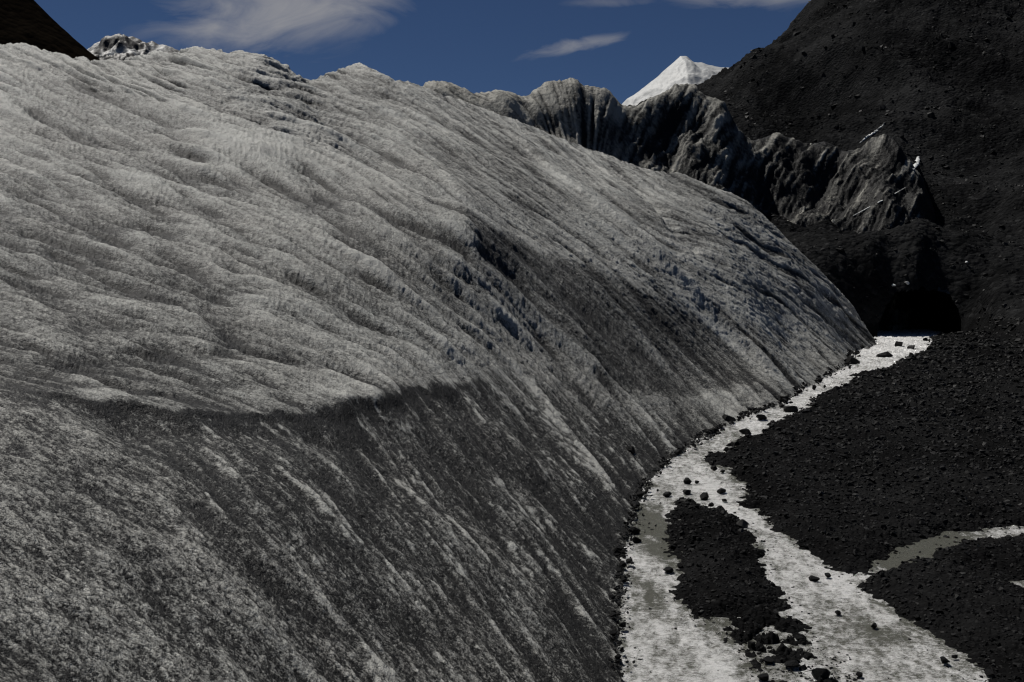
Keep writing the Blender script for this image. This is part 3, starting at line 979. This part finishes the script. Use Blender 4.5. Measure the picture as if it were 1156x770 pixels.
t = tones(len(x))
# stones along the water's edge and at the foot of the ice
N = 60000
u2 = rng.uniform(ray(690, 385)[0], ray(1180, 385)[0], N)
v2 = rng.uniform(math.log(17.5), math.log(125), N)
ww = bil(wsd, u2, v2)
lo2 = bil(low, u2, v2)
ok = ((lo2 > 0.25) & (rng.random(N) < 0.6)) | (ww < 0.25) & (ww > -1.1) & (rng.random(N) < 0.30 * np.exp(-np.clip(-ww, 0, 9) / 0.35))
tx_ = np.array([on_floor(*p) for p in toe_px[1:]])
tq = rng.uniform(0, len(tx_) - 1.001, 1500)
ti = tq.astype(int)
tp = tx_[ti] + (tx_[ti + 1] - tx_[ti]) * (tq - ti)[:, None]
tp[:, 0] += rng.normal(-0.004, 0.010, 1500) * tp[:, 1] * 0.6
u2 = np.concatenate([u2[ok], tp[:, 0] / tp[:, 1]]); v2 = np.concatenate([v2[ok], np.log(tp[:, 1])])
x2, y2 = u2 * np.exp(v2), np.exp(v2)
sp2 = np.concatenate([1.2 + 1.8 * rng.gamma(1.2, 0.7, ok.sum()), 2.2 + 2.6 * rng.gamma(1.2, 0.7, 1500)])
z2 = np.maximum(bil(GZ, u2, v2), plane_z(y2) - 0.04)
z2[-1500:] = plane_z(y2[-1500:]) + 0.1
x, y, z, u = np.concatenate([x, x2]), np.concatenate([y, y2]), np.concatenate([z, z2]), np.concatenate([u, u2])
s = np.concatenate([s, sp2 * y2 / F * 0.5])
t = np.concatenate([t, 0.06 * rng.random(len(x2))])
order = np.argsort(-(s / y) * ((u < ray(1156, 385)[0]) * 1.0) * (y > 19.6))
big, rest = order[:235], order[235:]
bx, by, bz, bs, bt = x[order], y[order], z[order], s[order], t[order]
scatter_o = scatter('gravel_stones', x[rest], y[rest], z[rest] + 0.1 * s[rest], s[rest], t[rest], M_STONE)
tag(scatter_o, 'dark angular gravel and small stones covering the banks and bars', 'gravel', kind='stuff')

# boulders of the slope
N = 40000
u = rng.uniform(ray(800, 385)[0], ray(1500, 385)[0], N)
v = rng.uniform(math.log(70), math.log(400), N)
x, y = u * np.exp(v), np.exp(v)
z = bil(GZ, u, v); os_ = bil(on_slope, u, v)
inh = (u > CAVE_U0 - .005) & (u < CAVE_U1 + .005) & (y > 128) & (y < 136) & (z < arch_top(u) + .4)
ok = (os_ >= 0.5) & ~inh
x, y, z = x[ok], y[ok], z[ok]
s2 = (0.5 + 1.7 * rng.gamma(0.9, 0.8, len(x))) * y / F * 0.6
t2 = tones(len(x))
tag(scatter('slope_rubble', x, y, z, s2, t2 * np.where((y < 180) & (x / y < 0.52), 2.2, 1.2), M_STONE), 'dark loose rubble strewn over the steep moraine slope', 'rubble', kind='stuff')

# single stones, each an object of its own
big_mesh = {}


def rock(px_or_xyz, size, label, group=None, tone=0.12, proto=None, squash=1.0, sink=0.25, yaw=None, stretch=1.0, cat='rock', name='rock'):
    p = random.randrange(len(BIG)) if proto is None else proto
    key = (p, round(tone * 14))
    if key not in big_mesh:
        Vr, Tr = BIG[p]
        o = mesh_np(name, Vr, Tr, M_STONE, smooth=False, attrs={'tone': np.full(len(Vr), round(tone * 14) / 14)}, compact=False)
        big_mesh[key] = o
    else:
        o = big_mesh[key].copy()
        COL.objects.link(o)
        for k in list(o.keys()):
            del o[k]
    o.location = px_or_xyz
    o.scale = (size * stretch, size, size * squash)
    o.rotation_euler = (random.gauss(0, .15), random.gauss(0, .15), random.uniform(0, 6.28) if yaw is None else yaw)
    tag(o, label, cat, group)
    return o



def project(x, y, z):
    U, S = x / y, (z - CAMZ) / y
    den = cp - S * sp
    return 578 + F * U / den, 385 - F * (S * cp + sp) / den


ZL = [('dark angular stone on the gravel bar between the two stream channels', 'stones on the gravel bar'),
      ('dark angular stone on the wide rubble bank between the cave stream and the side channel', 'stones on the upper right bank'),
      ('dark angular stone on the gravel flat below the side channel at lower right', 'stones on the lower right flat'),
      ('dark angular stone scattered in the half drowned gravel at the lower end of the bar', 'stones in the drowned gravel')]
for i in range(235):
    qx, qy = project(bx[i], by[i], bz[i])
    if poly_sdf(np.array(bx[i]), np.array(by[i]), BPOLY) < 1.0:
        k = 0 if qy < 690 else 3
    elif qy > 640 or (qx > 1000 and qy > 600 + (1156 - qx) * 0.25):
        k = 2
    else:
        k = 1
    rock((bx[i], by[i], bz[i] + 0.12 * bs[i]), bs[i] * 1.05, ZL[k][0], ZL[k][1], bt[i], squash=random.uniform(.7, 1.1))

# stones standing in and beside the water that one can tell apart: photo pixel, width in pixels, height factor, label
NAMED = [
    (822, 477, 20, .95, .05, 'large dark boulder at the foot of the ice beside the narrow upper stream'),
    (711, 511, 20, .75, .03, 'dark block stuck in the foot of the ice wall just above the stream bend'),
    (860, 473, 15, .6, .06, 'flat dark rock in the middle of the narrow stream right of the large boulder'),
    (842, 489, 15, .7, .06, 'dark rock at the right edge of the narrow stream below the flat rock'),
    (883, 459, 10, .5, .10, 'small low rock in the stream where it narrows below the rapids'),
    (893, 464, 20, .45, .22, 'half sunk grey slab at the right edge of the narrow stream'),
    (963, 410, 22, .7, .05, 'dark rock splitting the rapids at the left below the cave mouth'),
    (1015, 391, 14, .9, .05, 'upright dark rock standing in the rapids in front of the cave mouth'),
    (1029, 394, 13, .7, .06, 'dark rock in the rapids just right of the upright rock by the cave'),
    (998, 403, 20, .4, .06, 'flat dark rock across the middle of the rapids below the cave'),
    (1021, 412, 14, .9, .04, 'dark rock at the right edge of the rapids under the cave mouth'),
    (776, 545, 11, .9, .03, 'dark pointed rock in the shallows where the stream divides'),
    (787, 545, 7, .6, .06, 'small flat stone right of the pointed rock where the stream divides'),
    (753, 560, 12, .7, .08, 'rounded dark rock at the head of the left channel'),
    (776, 557, 14, .4, .18, 'low grey slab awash above the tip of the gravel bar'),
    (795, 563, 13, .9, .03, 'blackish rock standing in white water above the gravel bar tip'),
    (814, 556, 14, .6, .04, 'wide dark rock in white water right of the blackish rock'),
    (812, 576, 13, .7, .04, 'dark rock at the top edge of the gravel bar'),
    (803, 571, 9, .6, .05, 'small dark stone between the two rocks at the top of the gravel bar'),
    (818, 566, 8, .6, .05, 'small dark stone just under the wide rock in white water'),
    (806, 530, 9, .8, .04, 'dark stone at the right bank where the stream widens'),
    (816, 533, 8, .6, .06, 'lesser dark stone right of the one at the widening right bank'),
    (838, 594, 17, 1.0, .75, 'pale triangular stone on the right edge of the gravel bar'),
    (755, 645, 15, .45, .05, 'low dark stone lying in the middle of the left channel'),
    (768, 640, 9, 1.0, .05, 'upright dark stone on the bar edge beside the low stone in the left channel'),
    (717, 601, 15, .8, .03, 'upper of two dark stones at the left bank under the ice wall'),
    (719, 611, 13, .7, .03, 'lower of two dark stones at the left bank under the ice wall'),
    (946, 693, 9, .9, .10, 'small rock standing alone in the right channel near its left side'),
    (987, 708, 9, .8, .04, 'dark stone alone in the middle of the right channel'),
    (919, 655, 13, .3, .10, 'low dark stone breaking the ripples at the head of the right channel reach'),
    (934, 651, 10, .4, .10, 'small low stone right of the ripple stone in the right channel'),
    (848, 730, 13, 1.0, .06, 'upright dark stone standing out of the drowned gravel'),
    (716, 749, 6, .8, .03, 'tiny black stone alone at lower left of the left channel'),
    (927, 764, 26, .8, .04, 'broad dark rock at the bottom edge of the picture in shallow water'),
    (862, 766, 16, .7, .06, 'dark rock at the bottom edge left of the broad rock'),
    (970, 763, 11, .7, .05, 'small dark rock at the bottom edge right of the broad rock'),
    (902, 722, 10, .7, .08, 'dark stone at the lower left shore of the right channel'),
    (894, 752, 20, .4, .08, 'long low dark stone in the shallows above the broad rock'),
    (868, 747, 16, .4, .06, 'flat dark stone in the shallows left of the long low stone'),
    (1065, 748, 18, .5, .05, 'dark flat rock at the lower end of the right channel'),
    (1078, 743, 9, .7, .06, 'small stone touching the flat rock at the lower end of the right channel'),
    (1118, 762, 14, .8, .04, 'dark rock in the last shallows at the bottom right'),
    (1112, 742, 12, .6, .04, 'dark stone on the shore where the right channel leaves the picture'),
]
for (px, py, w, hgt, tone, label) in NAMED:
    if py == 511:
        X_, Y_ = hit(px, py)
        Z_ = CAMZ + ray(px, py)[1] * Y_
    else:
        X_, Y_ = on_floor(px, py)
        Z_ = plane_z(Y_) + 0.02
    r = 0.5 * w / F * Y_ * 1.12
    rock((X_, Y_, Z_ + r * 0.15), r, label, None, tone, squash=max(hgt, .55) * 1.3)

# old snow and ice showing through the rubble
for (path, dist, wd, hg, label, sd_) in [
    ([(970, 163), (978, 156), (986, 151), (998, 141)], [162, 162, 162, 162], 0.55, 0.8, 'bright strip of snow on the crest of the dark ice cliff at right', 1),
    ([(1030, 192), (1034, 186), (1036, 178)], [156, 157, 158], 0.5, 0.8, 'small bright snow patch right of the dark ice cliff', 2),
    ([(963, 244), (978, 236), (995, 227), (1010, 219), (1022, 212)], [148, 149, 150, 151, 152], 0.2, 0.8, 'thin slanting line of snow below the dark ice cliff', 3),
]:
    lump('snow_patch', path, dist, wd, hg, M_SNOWP, label, 'snow', sd_)
for (px, py, w, label) in [(1023, 320, 9, 'bright lump of ice in the rubble right above the cave mouth'),
                           (1008, 322, 6, 'smaller ice lump left of the bright one above the cave mouth'),
                           (1090, 296, 4, 'tiny pale ice chip on the slope up right of the cave mouth')]:
    U, S = ray(px, py)
    j = int(np.argmin(np.abs(gU - U)))
    i = int(np.argmax(((GZ[:, j] - CAMZ) / GY[:, j] > S) & (GY[:, j] > 100)))
    Y_ = GY[i, j]
    o = rock((U * Y_, Y_ - 0.3, CAMZ + S * Y_), 0.5 * w / F * Y_, label, None, 0.1, cat='ice lump', name='ice_lump')
    o.data = o.data.copy()
    o.name = 'ice_lump'; o.data.name = 'ice_lump'
    o.data.materials[0] = M_SNOWP
    a_ = o.data.attributes.new('dirt_shade', 'FLOAT', 'POINT')

# ------------------------------------------------------------------ sky, sun, camera
SUN_AZ, SUN_EL = math.radians(-38), math.radians(60)
w = bpy.data.worlds.new('World')
scn.world = w
w.use_nodes = True
t_ = w.node_tree
bg = t_.nodes['Background']
bg.inputs['Strength'].default_value = 0.05


def wn(typ, **kw):
    n = t_.nodes.new(typ)
    for k, v_ in kw.items():
        setattr(n, k, v_)
    return n


def wm(op, a, b=None, clamp=False):
    n = wn('ShaderNodeMath', operation=op, use_clamp=clamp)
    for i, q in enumerate((a, b)):
        if q is None: continue
        if isinstance(q, (int, float)): n.inputs[i].default_value = q
        else: t_.links.new(q, n.inputs[i])
    return n.outputs[0]


sky = wn('ShaderNodeTexSky', sky_type='NISHITA')
sky.sun_disc = False
sky.sun_elevation = SUN_EL
sky.sun_rotation = SUN_AZ
sky.altitude = 4600
sky.air_density = 1.0
sky.dust_density = 0.0
sky.ozone_density = 4.0
co = wn('ShaderNodeTexCoord').outputs['Generated']
se = wn('ShaderNodeSeparateXYZ')
t_.links.new(co, se.inputs[0])
yy = wm('MAXIMUM', se.outputs[1], 0.05)
cu_, cs_ = wm('DIVIDE', se.outputs[0], yy), wm('DIVIDE', se.outputs[2], yy)


def cloud(px, py, a, b, ang, scale, thr, amt, seed):
    """a wisp of cirrus round one direction of the sky"""
    U, S = ray(px, py)
    ca, sa = math.cos(ang), math.sin(ang)
    du, ds = wm('SUBTRACT', cu_, float(U)), wm('SUBTRACT', cs_, float(S))
    p = wm('ADD', wm('MULTIPLY', du, ca), wm('MULTIPLY', ds, sa))
    q = wm('SUBTRACT', wm('MULTIPLY', ds, ca), wm('MULTIPLY', du, sa))
    e = wm('ADD', wm('POWER', wm('ABSOLUTE', wm('DIVIDE', p, a / F)), 2.0), wm('POWER', wm('ABSOLUTE', wm('DIVIDE', q, b / F)), 2.0))
    mask = wm('POWER', 2.718, wm('MULTIPLY', e, -1.0))
    cb = wn('ShaderNodeCombineXYZ')
    t_.links.new(wm('MULTIPLY', p, scale), cb.inputs[0])
    t_.links.new(wm('MULTIPLY', q, scale * 2.6), cb.inputs[1])
    cb.inputs[2].default_value = seed
    nz = wn('ShaderNodeTexNoise')
    nz.inputs['Scale'].default_value = 1.0
    nz.inputs['Detail'].default_value = 8
    nz.inputs['Roughness'].default_value = 0.58
    nz.inputs['Distortion'].default_value = 0.7
    t_.links.new(cb.outputs[0], nz.inputs['Vector'])
    mr = wn('ShaderNodeMapRange')
    t_.links.new(wm('ADD', nz.outputs['Fac'], wm('MULTIPLY', wm('SUBTRACT', mask, 0.5), 0.55)), mr.inputs[0])
    mr.inputs[1].default_value = thr
    mr.inputs[2].default_value = thr + 0.55
    return wm('MULTIPLY', wm('MULTIPLY', mr.outputs[0], amt), wm('MULTIPLY', mask, 1.6, True))


c1 = cloud(318, 14, 140, 44, 0.10, 10, 0.38, 0.9, 3.1)
c2 = cloud(655, 50, 62, 9, 0.16, 20, 0.40, 0.62, 7.7)
c3 = cloud(860, -6, 110, 16, 0.05, 14, 0.42, 0.55, 12.3)
c4 = cloud(690, 2, 60, 7, 0.0, 14, 0.45, 0.3, 15.3)
call = wm('ADD', wm('ADD', c1, c2), wm('ADD', c3, c4), True)
hs = wn('ShaderNodeHueSaturation')
hs.inputs['Saturation'].default_value = 1.08
hs.inputs['Hue'].default_value = 0.505
hs.inputs['Value'].default_value = 0.74
t_.links.new(sky.outputs[0], hs.inputs['Color'])
mx = wn('ShaderNodeMix', data_type='RGBA')
t_.links.new(call, mx.inputs[0])
cin = [q for q in mx.inputs if q.type == 'RGBA']
t_.links.new(hs.outputs[0], cin[0])
CLOUD = 8.5
cin[1].default_value = (CLOUD, CLOUD * 0.98, CLOUD * 0.98, 1)
t_.links.new([q for q in mx.outputs if q.type == 'RGBA'][0], bg.inputs['Color'])

sl = bpy.data.lights.new('sun', 'SUN')
sl.energy = 4.8
sl.angle = math.radians(0.53)
sl.color = (1.0, 0.965, 0.91)
so = bpy.data.objects.new('sun', sl)
d_ = Vector((math.sin(SUN_AZ) * math.cos(SUN_EL), math.cos(SUN_AZ) * math.cos(SUN_EL), math.sin(SUN_EL)))
so.rotation_euler = d_.to_track_quat('Z', 'Y').to_euler()
so.location = (0, 0, 200)
COL.objects.link(so)

cam = bpy.data.cameras.new('camera')
cam.sensor_width = 36
cam.lens = 36 * F / 1156
cam.clip_start = 0.3
cam.clip_end = 20000
co_ = bpy.data.objects.new('camera', cam)
co_.location = (0, 0, CAMZ)
co_.rotation_euler = (math.pi / 2 - PITCH, 0, 0)
COL.objects.link(co_)
scn.camera = co_

scn.render.engine = 'CYCLES'
scn.cycles.use_denoising = True
scn.cycles.filter_width = 1.2
scn.cycles.max_bounces = 4
vs = scn.view_settings
vs.view_transform = 'Standard'
vs.look = 'None'
vs.exposure = -0.3
vs.gamma = 1
vs.use_curve_mapping = False
